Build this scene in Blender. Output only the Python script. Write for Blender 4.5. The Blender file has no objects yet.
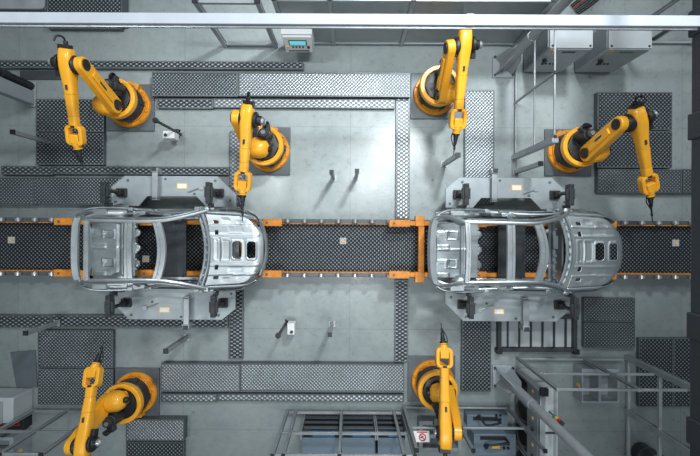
import bpy, bmesh, math, random
from mathutils import Vector, Matrix
random.seed(7)
C = bpy.context.scene.collection
H, F, ROLL = 10.5, 405.0, 0.0052
cR, sR = math.cos(ROLL), math.sin(ROLL)
def P(px, py, z=0.0):
    s = (H - z) / F; a = (px - 350) * s; b = (228 - py) * s
    return Vector((a * cR - b * sR, a * sR + b * cR, z))
V = Vector
# ------------------------------------------------------------------ materials
def nodes(name):
    m = bpy.data.materials.new(name); m.use_nodes = True
    nt = m.node_tree; b = nt.nodes['Principled BSDF']
    return m, nt, b
def ramp(nt, src, stops):
    r = nt.nodes.new('ShaderNodeValToRGB'); e = r.color_ramp.elements
    while len(e) > 1: e.remove(e[-1])
    e[0].position = stops[0][0]; e[0].color = (*stops[0][1], 1)
    for p, c in stops[1:]:
        n = e.new(p); n.color = (*c, 1)
    nt.links.new(src, r.inputs[0]); return r
def noise(nt, scale, detail=4, vec=None, rough=.55):
    n = nt.nodes.new('ShaderNodeTexNoise'); n.inputs['Scale'].default_value = scale
    n.inputs['Detail'].default_value = detail; n.inputs['Roughness'].default_value = rough
    if vec is not None: nt.links.new(vec, n.inputs['Vector'])
    return n
def objco(nt):
    t = nt.nodes.new('ShaderNodeTexCoord'); return t.outputs['Object']
def mat(name, col, rough=.5, metal=0.0, var=.12, scale=3.0, spec=.5, bump=0.0, coat=0.0):
    m, nt, b = nodes(name)
    n = noise(nt, scale, 5, objco(nt))
    lo = tuple(c * (1 - var) for c in col); hi = tuple(min(1, c * (1 + var)) for c in col)
    r = ramp(nt, n.outputs['Fac'], [(.3, lo), (.7, hi)])
    nt.links.new(r.outputs[0], b.inputs['Base Color'])
    b.inputs['Roughness'].default_value = rough; b.inputs['Metallic'].default_value = metal
    b.inputs['Specular IOR Level'].default_value = spec
    if coat: b.inputs['Coat Weight'].default_value = coat
    if bump:
        n2 = noise(nt, scale * 12, 3, objco(nt)); bp = nt.nodes.new('ShaderNodeBump')
        bp.inputs['Strength'].default_value = bump; nt.links.new(n2.outputs['Fac'], bp.inputs['Height'])
        nt.links.new(bp.outputs[0], b.inputs['Normal'])
    return m
def math_n(nt, op, a, b=None, c=None):
    n = nt.nodes.new('ShaderNodeMath'); n.operation = op
    for i, v in enumerate((a, b, c)):
        if v is None: continue
        if isinstance(v, (int, float)): n.inputs[i].default_value = v
        else: nt.links.new(v, n.inputs[i])
    return n.outputs[0]
def tread(name, dark, light, pitch=.1, metal=.6, rough=.4, lo=.1, hi=.5, aspect=1.0, wear=.25):
    """raised-stud plate: a diagonal lattice of studs over a darker sheet"""
    m, nt, b = nodes(name)
    sp = nt.nodes.new('ShaderNodeSeparateXYZ'); nt.links.new(objco(nt), sp.inputs[0])
    k = math.pi * 2 / pitch
    u = math_n(nt, 'SINE', math_n(nt, 'MULTIPLY', sp.outputs[0], k / aspect))
    v = math_n(nt, 'SINE', math_n(nt, 'MULTIPLY', sp.outputs[1], k))
    w = math_n(nt, 'MULTIPLY', u, v)
    r = ramp(nt, w, [(max(0, lo), dark), (hi, light)])
    n = noise(nt, 1.3, 4, objco(nt))
    r2 = ramp(nt, n.outputs['Fac'], [(.3, (1 - wear,) * 3), (.7, (1, 1, 1))])
    mx = nt.nodes.new('ShaderNodeMix'); mx.data_type = 'RGBA'; mx.blend_type = 'MULTIPLY'; mx.inputs[0].default_value = 1
    nt.links.new(r.outputs[0], mx.inputs[6]); nt.links.new(r2.outputs[0], mx.inputs[7])
    nt.links.new(mx.outputs[2], b.inputs['Base Color'])
    bp = nt.nodes.new('ShaderNodeBump'); bp.inputs['Strength'].default_value = .5; bp.inputs['Distance'].default_value = .01
    nt.links.new(w, bp.inputs['Height']); nt.links.new(bp.outputs[0], b.inputs['Normal'])
    b.inputs['Metallic'].default_value = metal; b.inputs['Roughness'].default_value = rough
    return m
def grating(name, dark, light, bw=.11, bh=.055, rot=0, metal=.5):
    """expanded-metal look: staggered openings between light strands"""
    m, nt, b = nodes(name)
    mp = nt.nodes.new('ShaderNodeMapping'); nt.links.new(objco(nt), mp.inputs[0]); mp.inputs['Rotation'].default_value[2] = rot
    br = nt.nodes.new('ShaderNodeTexBrick'); nt.links.new(mp.outputs[0], br.inputs[0])
    br.inputs['Color1'].default_value = (*light, 1); br.inputs['Color2'].default_value = (*light, 1); br.inputs['Mortar'].default_value = (*dark, 1)
    br.inputs['Scale'].default_value = 1; br.inputs['Brick Width'].default_value = bw; br.inputs['Row Height'].default_value = bh
    br.inputs['Mortar Size'].default_value = bh * .3; br.inputs['Mortar Smooth'].default_value = .6
    nt.links.new(br.outputs[0], b.inputs['Base Color'])
    bp = nt.nodes.new('ShaderNodeBump'); bp.inputs['Strength'].default_value = .4; bp.inputs['Distance'].default_value = .01; bp.invert = True
    nt.links.new(br.outputs['Fac'], bp.inputs['Height']); nt.links.new(bp.outputs[0], b.inputs['Normal'])
    b.inputs['Metallic'].default_value = metal; b.inputs['Roughness'].default_value = .42
    return m
def floor_mat():
    m, nt, b = nodes('concrete_floor'); co = objco(nt)
    n1 = noise(nt, .45, 6, co, .6); n2 = noise(nt, 5, 8, co, .7); n3 = noise(nt, 14, 3, co)
    r1 = ramp(nt, n1.outputs['Fac'], [(.3, (.285, .33, .335)), (.7, (.40, .445, .445))])
    r2 = ramp(nt, n2.outputs['Fac'], [(.3, (.86, .86, .86)), (.62, (1, 1, 1))])
    mx = nt.nodes.new('ShaderNodeMix'); mx.data_type = 'RGBA'; mx.blend_type = 'MULTIPLY'; mx.inputs[0].default_value = 1
    nt.links.new(r1.outputs[0], mx.inputs[6]); nt.links.new(r2.outputs[0], mx.inputs[7])
    # small rusty specks
    vo = nt.nodes.new('ShaderNodeTexVoronoi'); vo.inputs['Scale'].default_value = .9; nt.links.new(co, vo.inputs[0])
    r3 = ramp(nt, vo.outputs['Distance'], [(.018, (1, 1, 1)), (.045, (0, 0, 0))])
    mx2 = nt.nodes.new('ShaderNodeMix'); mx2.data_type = 'RGBA'
    nt.links.new(math_n(nt, 'MULTIPLY', r3.outputs[0], .7), mx2.inputs[0]); nt.links.new(mx.outputs[2], mx2.inputs[6]); mx2.inputs[7].default_value = (.16, .11, .07, 1)
    # slab joints
    br = nt.nodes.new('ShaderNodeTexBrick'); nt.links.new(co, br.inputs[0])
    br.offset = 0; br.inputs['Scale'].default_value = 1; br.inputs['Brick Width'].default_value = 4.3; br.inputs['Row Height'].default_value = 2.62
    br.inputs['Mortar Size'].default_value = .018; br.inputs['Mortar Smooth'].default_value = .8
    br.inputs['Color1'].default_value = br.inputs['Color2'].default_value = (1, 1, 1, 1); br.inputs['Mortar'].default_value = (.82, .82, .82, 1)
    mx3 = nt.nodes.new('ShaderNodeMix'); mx3.data_type = 'RGBA'; mx3.blend_type = 'MULTIPLY'; mx3.inputs[0].default_value = 1
    nt.links.new(mx2.outputs[2], mx3.inputs[6]); nt.links.new(br.outputs[0], mx3.inputs[7])
    nt.links.new(mx3.outputs[2], b.inputs['Base Color'])
    rr = ramp(nt, n2.outputs['Fac'], [(.3, (.22, .22, .22)), (.7, (.42, .42, .42))]); nt.links.new(rr.outputs[0], b.inputs['Roughness'])
    bp = nt.nodes.new('ShaderNodeBump'); bp.inputs['Strength'].default_value = .12; bp.inputs['Distance'].default_value = .02
    nt.links.new(n3.outputs['Fac'], bp.inputs['Height']); nt.links.new(bp.outputs[0], b.inputs['Normal'])
    return m
def smoked(name, col, alpha):
    m, nt, b = nodes(name)
    b.inputs['Base Color'].default_value = (*col, 1); b.inputs['Roughness'].default_value = .25; b.inputs['Alpha'].default_value = alpha
    return m
def glow(name, col, s):
    m, nt, b = nodes(name); b.inputs['Base Color'].default_value = (*col, 1)
    b.inputs['Emission Color'].default_value = (*col, 1); b.inputs['Emission Strength'].default_value = s; return m
M = dict(
    floor=floor_mat(),
    yellow=mat('robot_yellow', (.87, .40, .02), .36, var=.07, coat=.15),
    yellow_dark=mat('robot_base_yellow', (.68, .27, .014), .45, var=.18, scale=6),
    black=mat('black_plastic', (.012, .013, .015), .45, var=.3, scale=8),
    charcoal=mat('charcoal_paint', (.028, .033, .038), .5, var=.25),
    rubber=mat('black_rubber', (.010, .010, .011), .7),
    mount=mat('dark_steel_mount', (.10, .12, .135), .5, .3),
    silver=mat('silver_metal', (.6, .62, .64), .3, .85),
    body=mat('galvanised_steel', (.50, .54, .56), .40, .9, var=.16, scale=2.2),
    body2=mat('galvanised_steel_sheet', (.36, .40, .42), .40, .8, var=.18, scale=3),
    carpan=mat('dark_coated_sheet', (.032, .037, .042), .45, .2),
    fixture=mat('blasted_aluminium', (.33, .37, .39), .45, .35, var=.16, scale=1.6),
    alu=mat('aluminium_profile', (.36, .39, .41), .42, .55),
    aludark=mat('aluminium_profile_dark', (.11, .125, .135), .45, .5),
    orange=mat('skid_orange', (.62, .22, .022), .45, var=.22, scale=7),
    beam=mat('painted_beam', (.37, .40, .45), .7, .0, var=.05),
    girder=mat('dark_girder_paint', (.030, .037, .044), .5, .1, var=.1),
    column=mat('column_grey_paint', (.30, .33, .355), .42, .1, var=.08),
    cabinet=mat('cabinet_grey_paint', (.36, .39, .41), .45, .0, var=.06),
    caboxide=mat('cabinet_side_grey', (.22, .25, .27), .5, .0, var=.08),
    white=mat('white_plastic', (.72, .73, .74), .4, var=.04),
    bluegrey=mat('blue_grey_paint', (.125, .17, .21), .45, var=.08),
    blue=mat('blue_plastic', (.025, .10, .20), .4, var=.1),
    red=mat('red_paint', (.45, .02, .02), .4), redcab=mat('red_cable', (.30, .03, .015), .5),
    amber=mat('amber_mark', (.75, .42, .09), .4), green=mat('green_lens', (.02, .2, .1), .3),
    screen=glow('cyan_screen', (.12, .55, .60), .6),
    smoked=smoked('smoked_polycarbonate', (.26, .30, .32), .8),
    t_conv=tread('conveyor_tread', (.010, .013, .016), (.20, .23, .25), .10, .5, .45, .12, .62, wear=.2),
    t_mid=tread('stud_tread_grey', (.06, .07, .078), (.34, .385, .41), .09, .55, .38, .05, .75),
    t_light=tread('stud_tread_bright', (.17, .19, .205), (.47, .515, .54), .09, .55, .36, .05, .7),
    t_dark=tread('stud_tread_dark', (.022, .027, .031), (.30, .34, .37), .10, .5, .42, .08, .8),
    g_light=tread('grating_bright', (.15, .17, .18), (.52, .56, .59), .10, .5, .4, .0, .55, aspect=1.35),
    g_mid=tread('grating_grey', (.035, .042, .048), (.34, .38, .41), .10, .5, .42, .0, .7, aspect=1.5),
    g_dark=tread('grating_dark', (.02, .024, .028), (.2, .23, .25), .10, .5, .42, .0, .7, aspect=1.5),
)
# ------------------------------------------------------------------ mesh builder
ORG = {}
class MB:
    def __init__(s): s.b = bmesh.new()
    def face(s, vs):
        try: return s.b.faces.new(vs)
        except ValueError: return None
    def loft(s, secs, cap=True, closed=False):
        rings = [[s.b.verts.new(p) for p in sec] for sec in secs]
        n = len(rings[0]); m = len(rings)
        for i in range(m if closed else m - 1):
            a, b = rings[i], rings[(i + 1) % m]
            for j in range(n): s.face((a[j], a[(j + 1) % n], b[(j + 1) % n], b[j]))
        if cap and not closed: s.face(rings[0][::-1]); s.face(rings[-1])
        return s
    def box(s, x0, x1, y0, y1, z0, z1):
        a = [V((x, y, z0)) for x, y in ((x0, y0), (x1, y0), (x1, y1), (x0, y1))]
        return s.loft([a, [V((p.x, p.y, z1)) for p in a]])
    def obox(s, c, sx, sy, sz, ax=V((1, 0, 0)), up=V((0, 0, 1))):
        ax = ax.normalized(); ay = up.cross(ax).normalized(); az = ax.cross(ay)
        secs = []
        for k in (-1, 1):
            secs.append([c + ax * (sx / 2 * i) + ay * (sy / 2 * j) + az * (sz / 2 * k) for i, j in ((-1, -1), (1, -1), (1, 1), (-1, 1))])
        return s.loft(secs)
    def lathe(s, o, axis, prof, seg=20):
        axis = axis.normalized(); t = V((0, 0, 1)) if abs(axis.z) < .9 else V((1, 0, 0))
        u = axis.cross(t).normalized(); v = axis.cross(u)
        return s.loft([[o + axis * h + (u * math.cos(2 * math.pi * k / seg) + v * math.sin(2 * math.pi * k / seg)) * r for k in range(seg)] for h, r in prof])
    def cyl(s, a, b, r0, r1=None, seg=16):
        d = b - a
        return s.lathe(a, d, [(0, r0), (d.length, r0 if r1 is None else r1)], seg)
    def ring(s, o, axis, r0, r1, h, seg=32):
        axis = axis.normalized(); t = V((0, 0, 1)) if abs(axis.z) < .9 else V((1, 0, 0))
        u = axis.cross(t).normalized(); v = axis.cross(u); secs = []
        for k in range(seg):
            d = u * math.cos(2 * math.pi * k / seg) + v * math.sin(2 * math.pi * k / seg)
            secs.append([o + d * r0, o + d * r1, o + d * r1 + axis * h, o + d * r0 + axis * h])
        return s.loft(secs, closed=True)
    def prism(s, pts, o, u, v, n, th):
        u, v, n = u.normalized(), v.normalized(), n.normalized()
        a = [o + u * x + v * y - n * th / 2 for x, y in pts]
        return s.loft([a, [p + n * th for p in a]])
    def tube(s, path, r, seg=8, rr=None):
        path = [V(p) for p in path]; secs = []; up = None
        for i, p in enumerate(path):
            d = (path[min(i + 1, len(path) - 1)] - path[max(i - 1, 0)]).normalized()
            if up is None:
                up = V((0, 0, 1)) if abs(d.z) < .9 else V((1, 0, 0))
            up = (up - d * up.dot(d)).normalized(); sd = d.cross(up)
            q = rr[i] if rr else r
            ra, rb = q if isinstance(q, tuple) else (q, q)
            secs.append([p + sd * math.cos(2 * math.pi * k / seg + math.pi / seg) * ra + up * math.sin(2 * math.pi * k / seg + math.pi / seg) * rb for k in range(seg)])
        return s.loft(secs)
    def grid(s, fn, nu, nv, skip=lambda i, j: False):
        g = [[s.b.verts.new(fn(i / nu, j / nv)) for j in range(nv + 1)] for i in range(nu + 1)]
        for i in range(nu):
            for j in range(nv):
                if not skip(i / nu + .5 / nu, j / nv + .5 / nv): s.face((g[i][j], g[i + 1][j], g[i + 1][j + 1], g[i][j + 1]))
        return s
    def build(s, name, m, parent=None, org=None, bevel=0, solid=0, smooth=35, seg=2):
        loose = [v for v in s.b.verts if not v.link_faces]
        if loose: bmesh.ops.delete(s.b, geom=loose, context='VERTS')
        bmesh.ops.recalc_face_normals(s.b, faces=s.b.faces)
        if parent is not None: org = ORG[parent.name]
        elif org is None:
            vs = [v.co for v in s.b.verts]
            org = V(((min(v.x for v in vs) + max(v.x for v in vs)) / 2, (min(v.y for v in vs) + max(v.y for v in vs)) / 2, min(v.z for v in vs)))
        bmesh.ops.translate(s.b, verts=s.b.verts, vec=-org)
        me = bpy.data.meshes.new(name); s.b.to_mesh(me); s.b.free()
        me.materials.append(m if not isinstance(m, str) else M[m])
        for p in me.polygons: p.use_smooth = True
        me.set_sharp_from_angle(angle=math.radians(smooth))
        o = bpy.data.objects.new(name, me); C.objects.link(o)
        if parent is not None: o.parent = parent
        else: o.location = org
        ORG[o.name] = org
        if solid:
            d = o.modifiers.new('thick', 'SOLIDIFY'); d.thickness = solid; d.offset = -1
        if bevel:
            d = o.modifiers.new('bevel', 'BEVEL'); d.width = bevel; d.segments = seg; d.limit_method = 'ANGLE'; d.angle_limit = math.radians(35); d.harden_normals = False
        return o
def tag(o, label, cat, group=None, kind=None):
    if label: o['label'] = label
    if cat: o['category'] = cat
    if group: o['group'] = group
    if kind: o['kind'] = kind
    return o
def empty(name, loc, label=None, cat=None, group=None):
    o = bpy.data.objects.new(name, None); C.objects.link(o); o.location = loc; o.empty_display_size = .2
    ORG[o.name] = V(loc); return tag(o, label, cat, group)
def copy_tree(o, parent=None):
    c = o.copy(); C.objects.link(c); c.parent = parent
    for ch in list(o.children): copy_tree(ch, c)
    return c
def rrect(w, h, r, n=4, cx=0, cy=0):
    out = []
    for k, (sx, sy) in enumerate(((1, 1), (-1, 1), (-1, -1), (1, -1))):
        for i in range(n + 1):
            a = math.pi / 2 * (k + i / n)
            out.append((cx + sx * (w / 2 - r) + r * math.cos(a), cy + sy * (h / 2 - r) + r * math.sin(a)))
    return out
# ------------------------------------------------------------------ floor
f = MB().grid(lambda u, v: V((-13 + 26 * u, -10 + 20 * v, 0)), 2, 2).build('floor', 'floor', org=V((0, 0, 0)))
f['kind'] = 'structure'
f.modifiers.new('thick', 'SOLIDIFY').thickness = .2; f.modifiers['thick'].offset = -1

# ------------------------------------------------------------------ tread plates
def plate(px0, px1, py0, py1, z, m, label, group='tread plate walkways', rimw=.03, name='tread_plate', cat='tread plate', legs=True):
    mid = (px0 + px1) / 2
    a = P(px0, py0 + (350 - mid) * 0, z); b = P(px1, py1, z)
    c = (a + b) / 2; hx = abs(b.x - a.x) / 2; hy = abs(b.y - a.y) / 2
    x0, x1, y0, y1 = c.x - hx, c.x + hx, c.y - hy, c.y + hy
    t = MB().box(x0 + .004, x1 - .004, y0 + .004, y1 - .004, .0, z - .004)
    o = t.build(name, m); tag(o, label, cat, group)
    r = MB()
    w = rimw
    r.box(x0, x1, y0, y0 + w, 0.0, z + .004).box(x0, x1, y1 - w, y1, 0.0, z + .004)
    r.box(x0, x0 + w, y0 + w, y1 - w, 0.0, z + .004).box(x1 - w, x1, y0 + w, y1 - w, 0.0, z + .004)
    r.build('rim', 'aludark', o)
    return o
plate(-45, 303, 60, 69.5, .12, 'g_mid', 'long narrow grey grating strip running behind the top left robot', 'narrow grating strips')
plate(152, 238, 72, 96.5, .2, 't_mid', 'grey studded plate just right of the top left robot, left of a seam')
plate(238.5, 410, 72, 97, .2, 't_light', 'long bright studded plate along the upper middle, right of the seam')
plate(157, 213, 98.5, 108.5, .1, 'g_mid', 'short narrow step strip under the upper studded plate', 'narrow grating strips')
plate(213.5, 395, 98.5, 108.5, .1, 'g_light', 'long narrow bright step strip under the upper studded plate', 'narrow grating strips')
plate(396, 409.5, 98, 219, .06, 'g_light', 'bright upright grating strip between upper middle plate and conveyor', 'narrow grating strips')
plate(395, 408, 280, 362, .06, 'g_mid', 'grey upright grating strip below the conveyor in the middle', 'narrow grating strips')
plate(465, 494, 90, 205, .1, 't_light', 'tall bright studded plate right of the robot at top centre')
plate(462, 491, 314, 392, .12, 't_dark', 'tall dark studded plate between the lower right car and the grey column')
plate(36, 104, 99, 132, .1, 't_dark', 'square dark studded plate under the top left robot forearm, upper of two')
plate(36, 104, 132.5, 165, .1, 't_dark', 'square dark studded plate under the top left robot tool, lower of two')
plate(1, 53, 166, 175, .1, 'g_mid', 'short narrow step strip at the left edge above the wide plates', 'narrow grating strips')
plate(53.5, 229, 166, 175, .1, 'g_mid', 'narrow step strip running behind the upper left car fixture', 'narrow grating strips')
plate(-40, 33, 177, 205, .2, 't_mid', 'wide grey studded plate at the left edge above the conveyor')
plate(33.5, 138, 177, 205, .2, 't_mid', 'wide grey studded plate partly under the upper left fixture table')
plate(229.5, 244, 131, 205, .06, 'g_light', 'upright bright grating strip beside the second robot from the left', 'narrow grating strips')
plate(-40, 51, 315, 328, .1, 'g_mid', 'grey grating strip at the left edge below the conveyor', 'narrow grating strips')
plate(51.5, 228, 315, 328, .1, 'g_mid', 'grey grating strip below the lower left fixture table', 'narrow grating strips')
plate(229, 243, 280, 359, .06, 'g_mid', 'upright grey grating strip beside the lower left fixture table', 'narrow grating strips')
plate(38, 113, 330, 368, .1, 't_mid', 'grey studded plate behind the bottom left robot tool, upper of two')
plate(38, 113, 368.5, 405, .1, 't_mid', 'grey studded plate behind the bottom left robot forearm, lower of two')
plate(161, 240, 363.5, 392, .2, 't_light', 'bright studded plate right of the bottom left robot, left of a seam')
plate(240.5, 404, 363.5, 392, .2, 't_light', 'long bright studded plate along the lower middle, right of the seam')
plate(161, 217, 393.5, 402, .1, 'g_light', 'short narrow step strip under the lower studded plate', 'narrow grating strips')
plate(217.5, 404, 393.5, 402, .1, 'g_light', 'long narrow step strip under the lower studded plate', 'narrow grating strips')
plate(126, 184, 419, 441, .22, 't_light', 'bright studded plate at the bottom edge beside the bottom left robot')
plate(126, 184, 441.5, 470, .1, 't_dark', 'low studded plate cut off by the bottom edge, next to the brighter one')
plate(597.5, 672, 92, 130, .16, 't_dark', 'dark studded plate behind the right robot elbow, upper of two')
plate(597.5, 672, 130.5, 168, .16, 't_dark', 'dark studded plate under the right robot forearm, lower of two')
plate(598, 682, 169, 193, .16, 't_mid', 'long grey studded plate beneath the right robot wrist')
plate(683, 745, 169, 193, .16, 't_mid', 'grey studded plate at the right edge disappearing under the dark girder')
plate(584, 635, 298, 322, .12, 't_mid', 'grey studded plate below the right car nose, upper of two')
plate(584, 635, 322.5, 348, .12, 't_mid', 'grey studded plate below the right car nose, lower of two')
plate(639, 673, 338, 407, .1, 't_dark', 'dark studded plate behind the lower right fence, left of two')
plate(673.5, 710, 338, 407, .1, 't_dark', 'dark studded plate behind the lower right fence, against the girder')
plate(47, 122, -12, 23, .3, 't_dark', 'dark studded plate of the step at the top left edge')
plate(48, 121, 25.5, 29, .15, 'g_mid', 'low front step below the dark plate at top left', 'narrow grating strips')
# dark strip standing in for a cast shadow; dark flat floor patch
o = MB().box(*(lambda a, b: (a.x, b.x, b.y, a.y))(P(21, 71), P(62, 80)), .0, .03).build('shadow_strip', 'charcoal'); tag(o, 'dark flat strip painted as a cast shadow on the floor behind the top left robot wrist', 'painted shadow')
o = MB().prism([(P(x, y).x, P(x, y).y) for x, y in ((11, 352), (36, 350), (38, 387), (17, 387))], V((0, 0, .0125)), V((1, 0, 0)), V((0, 1, 0)), V((0, 0, 1)), .025).build('floor_patch', 'mount'); tag(o, 'dark grey flat floor patch beside the red cable cabinet at lower left', 'floor patch')

# ------------------------------------------------------------------ conveyor
YC = -.5
cv = empty('conveyor', (0, YC, 0), 'long dark studded floor conveyor carrying both car bodies', 'conveyor')
MB().box(-12, 12, YC - .60, YC + .60, 0, .3).build('tread_bed', 't_conv', cv)
for s in (-1, 1):
    y = YC + s * .66
    MB().box(-12, 12, y - .055, y + .055, 0, .47).build('side_rail', 'aludark', cv, bevel=.01)
    yy = YC + s * .60
    MB().box(-12, 12, yy - .008, yy + .008, .3, .475).build('edge_strip', 'orange', cv)
roller = MB().cyl(V((0, -.035, .53)), V((0, .035, .53)), .07, seg=14); roller.cyl(V((0, -.05, .53)), V((0, .05, .53)), .03, seg=10)
roller.box(-.03, .03, -.05, .05, .47, .50)
ro = roller.build('roller', 'silver', org=V((0, 0, 0)))
k = 0
for s in (-1, 1):
    for i in range(44):
        c = ro if k == 0 else ro.copy()
        if k: C.objects.link(c)
        c.parent = cv; c.location = (-9.0 + i * .415, s * .665, 0); k += 1
for px, py, car in ((343, 241, 'between the two cars'), (11, 240, 'near the left edge'), (676, 243, 'near the right edge'), (145.5, 259, 'under the left car opening')):
    p = P(px, py, .33); q = empty('position_sensor', (p.x, p.y, .301), 'small grey square sensor with orange centre, on the conveyor ' + car, 'sensor', 'sensors on the conveyor bed')
    MB().box(p.x - .085, p.x + .085, p.y - .085, p.y + .085, .3, .33).build('housing', 'cabinet', q, bevel=.006)
    MB().cyl(V((p.x, p.y, .33)), V((p.x, p.y, .345)), .04, seg=12).build('lens', 'amber', q)

# ------------------------------------------------------------------ skids
def make_skid(cx):
    r = empty('carrier_skid', (cx, YC, .6), None, 'carrier skid', 'orange skids under the car bodies')
    for s in (-1, 1):
        y = YC + s * .62
        m = MB(); m.box(cx - 3.0, cx + 2.38, y - .055, y + .055, .61, .75)
        m.build('skid_rail', 'orange', r, bevel=.01)
        for a, b in ((-3.05, -2.55), (1.95, 2.42), (-1.0, -.7), (.9, 1.2)):
            q = MB().box(cx + a, cx + b, y - .085, y + .085, .63, .78).build('rail_bracket', 'orange', r, bevel=.012)
            MB().cyl(V((cx + a + .12, y, .78)), V((cx + a + .12, y, .80)), .028, seg=8).build('bolt', 'mount', q)
    m = MB(); m.box(cx - 2.34, cx - 2.2, YC - .76, YC + .76, .62, .76); m.box(cx - 2.42, cx - 2.2, YC - .80, YC - .55, .6, .79); m.box(cx - 2.42, cx - 2.2, YC + .55, YC + .8, .6, .79)
    m.build('cross_beam', 'orange', r, bevel=.01)
    MB().box(cx + 1.28, cx + 1.42, YC - .57, YC + .57, .62, .76).build('cross_beam', 'orange', r, bevel=.01)
    return r
CX1, CX2 = -4.06, 3.99
sk = make_skid(CX1); sk['label'] = 'orange carrier skid under the left bare car body'
s2 = copy_tree(sk); s2.location = (CX2, YC + .0, .6); s2['label'] = 'orange carrier skid under the right bare car body'

# ------------------------------------------------------------------ car body in white
def smooth_path(pts, n=6):
    pts = [V(p) for p in pts]; out = []
    for i in range(len(pts) - 1):
        p0 = pts[max(i - 1, 0)]; p1 = pts[i]; p2 = pts[i + 1]; p3 = pts[min(i + 2, len(pts) - 1)]
        for k in range(n):
            t = k / n
            out.append(.5 * ((2 * p1) + (p2 - p0) * t + (2 * p0 - 5 * p1 + 4 * p2 - p3) * t * t + (3 * p1 - p0 - 3 * p2 + p3) * t ** 3))
    out.append(pts[-1]); return out
def bump(x, c, w, e=.02):
    d = abs(x - c) - w / 2
    return 1.0 if d < 0 else max(0.0, 1 - d / e)
def make_car(cx):
    r = empty('car_body', (cx, YC, .78), None, 'car body', 'bare car bodies on the conveyor')
    O = V((cx, YC, 0))
    def T(path, rad, name, m='body', seg=8, n=6, rr=None, mirror=True, sm=True, extra=None):
        for s in ((-1, 1) if mirror else (1,)):
            mb = MB(); pts = [V((x, y * s, z)) + O for x, y, z in path]
            if sm: pts = smooth_path(pts, n)
            mb.tube(pts, rad, seg, rr)
            if extra: extra(mb, s)
            mb.build(name, m, r)
    # roof rails with A pillar, C pillar
    T([(-2.12, .70, 1.37), (-1.98, .76, 1.47), (-1.84, .75, 1.60), (-1.66, .68, 1.82), (-1.45, .64, 1.93), (-.9, .625, 1.97), (-.3, .615, 1.98), (.05, .63, 1.94), (.4, .70, 1.80), (.68, .79, 1.62), (.86, .86, 1.48)],
      (.042, .04), 'roof_rail', n=5)
    T([(-1.5, .70, 1.88), (-.9, .69, 1.91), (-.3, .68, 1.92), (.05, .70, 1.88), (.4, .77, 1.74), (.66, .86, 1.56), (.84, .92, 1.42)], (.02, .02), 'drip_rail', 'body2', n=5)
    # rear panel, a wide curved band bending round both corners
    mb = MB(); secs = []
    for i in range(41):
        t = -1 + 2 * i / 40; y = .84 * math.sin(t * math.pi / 2 * .98); x = -2.22 + .34 * abs(t) ** 5 + .10 * t * t
        w = .13 + .03 * (1 - t * t)
        secs.append([O + V(p) for p in ((x, y, 1.24), (x - .02, y, 1.38), (x + .03, y, 1.43), (x + w, y * .985, 1.41), (x + w + .01, y * .97, 1.36), (x + .06, y * .96, 1.34))])
    mb.loft(secs); mb.build('rear_panel', 'body', r, smooth=50)
    T([(-2.1, -.7, 1.05), (-2.02, -.35, 1.02), (-2.0, 0, 1.02), (-2.02, .35, 1.02), (-2.1, .7, 1.05)], (.05, .06), 'bumper_beam', 'body2', mirror=False)
    # cross members on the roof
    def bar(xf, z, w, half, name, m='body', th=.03, crown=.03):
        mb = MB(); secs = []
        for i in range(25):
            t = -1 + 2 * i / 24; y = half * t; x = xf(t); zz = z + crown * (1 - t * t)
            secs.append([O + V(p) for p in ((x - w / 2, y, zz), (x - w / 2 + .015, y, zz + th), (x - w * .12, y, zz + th), (x - w * .08, y, zz + th * .5), (x + w * .08, y, zz + th * .5), (x + w * .12, y, zz + th), (x + w / 2 - .015, y, zz + th), (x + w / 2, y, zz))])
        mb.loft(secs)
        for t in (-.8, -.4, 0, .4, .8): mb.cyl(O + V((xf(t), half * t, z + crown * (1 - t * t) + th * .4)), O + V((xf(t), half * t, z + crown * (1 - t * t) + th * .9)), .02, seg=8)
        mb.build(name, m, r, smooth=40)
    bar(lambda t: -1.49 - .02 * t * t, 1.93, .13, .64, 'rear_header')
    bar(lambda t: -.60, 1.955, .19, .615, 'roof_bow')
    bar(lambda t: .10 - .13 * t * t, 1.94, .20, .625, 'windshield_header')
    # windshield cowl: double wavy member
    mb = MB(); path = []
    for i in range(31):
        t = -1 + 2 * i / 30; path.append(O + V((.96 - .20 * t * t + .003 * math.sin(i * 1.9), .84 * t, 1.50 + .05 * (1 - t * t))))
    mb.tube(path, (.035, .04), 8); mb.tube([p + V((-.11, 0, -.06)) for p in path[1:-1]], (.04, .035), 8); mb.loft([[p + V((-.11, 0, -.07)), p + V((0, 0, -.03)), p + V((0, 0, -.05)), p + V((-.11, 0, -.09))] for p in path[1:-1]])
    for i in range(2, 30, 3): mb.obox(path[i] + V((-.06, 0, -.02)), .05, .05, .03)
    mb.build('cowl_member', 'body2', r)
    # hood
    def hw(u): return .80 - .06 * u - .20 * max(0, (u - .62) / .38) ** 2.2
    hx0, hx1 = .98, 2.13
    def hood(u, v):
        t = v * 2 - 1; bow = .17 * t * t * t * t
        x = hx0 - .14 * t * t + (hx1 - hx0 - bow + .14 * t * t) * u
        y = hw(u) * t; z = 1.50 + .045 * (1 - t * t) - .06 * u - .14 * max(0, u - .8) ** 1 * 3 * max(0, u - .8) / .2
        X, Y = u, abs(y)
        d = 0
        if .52 < Y < .56: d += .022                                  # crease
        if bump(X, .14, .06, .03) and Y < .25: d -= .022 * bump(X, .14, .06, .03) * bump(Y, 0, .40, .05)
        if Y < .25: d -= .02 * bump(X, .29, .12, .03) * bump(Y, 0, .40, .05)
        for c, w in ((.50, .092), (.775, .085)):
            q = (abs(X - c) / w) ** 5 + (Y / .185) ** 5
            if q < 3: d += .022
        for c in (.10, .29):
            q = max(abs(X - c) / (.04 if c < .2 else .07), Y / .21)
            if 1 < q < 1.25: d += .012
        d += .02 * bump(Y, .335, .02, .03) * (1 if X < .93 else 0)
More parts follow.
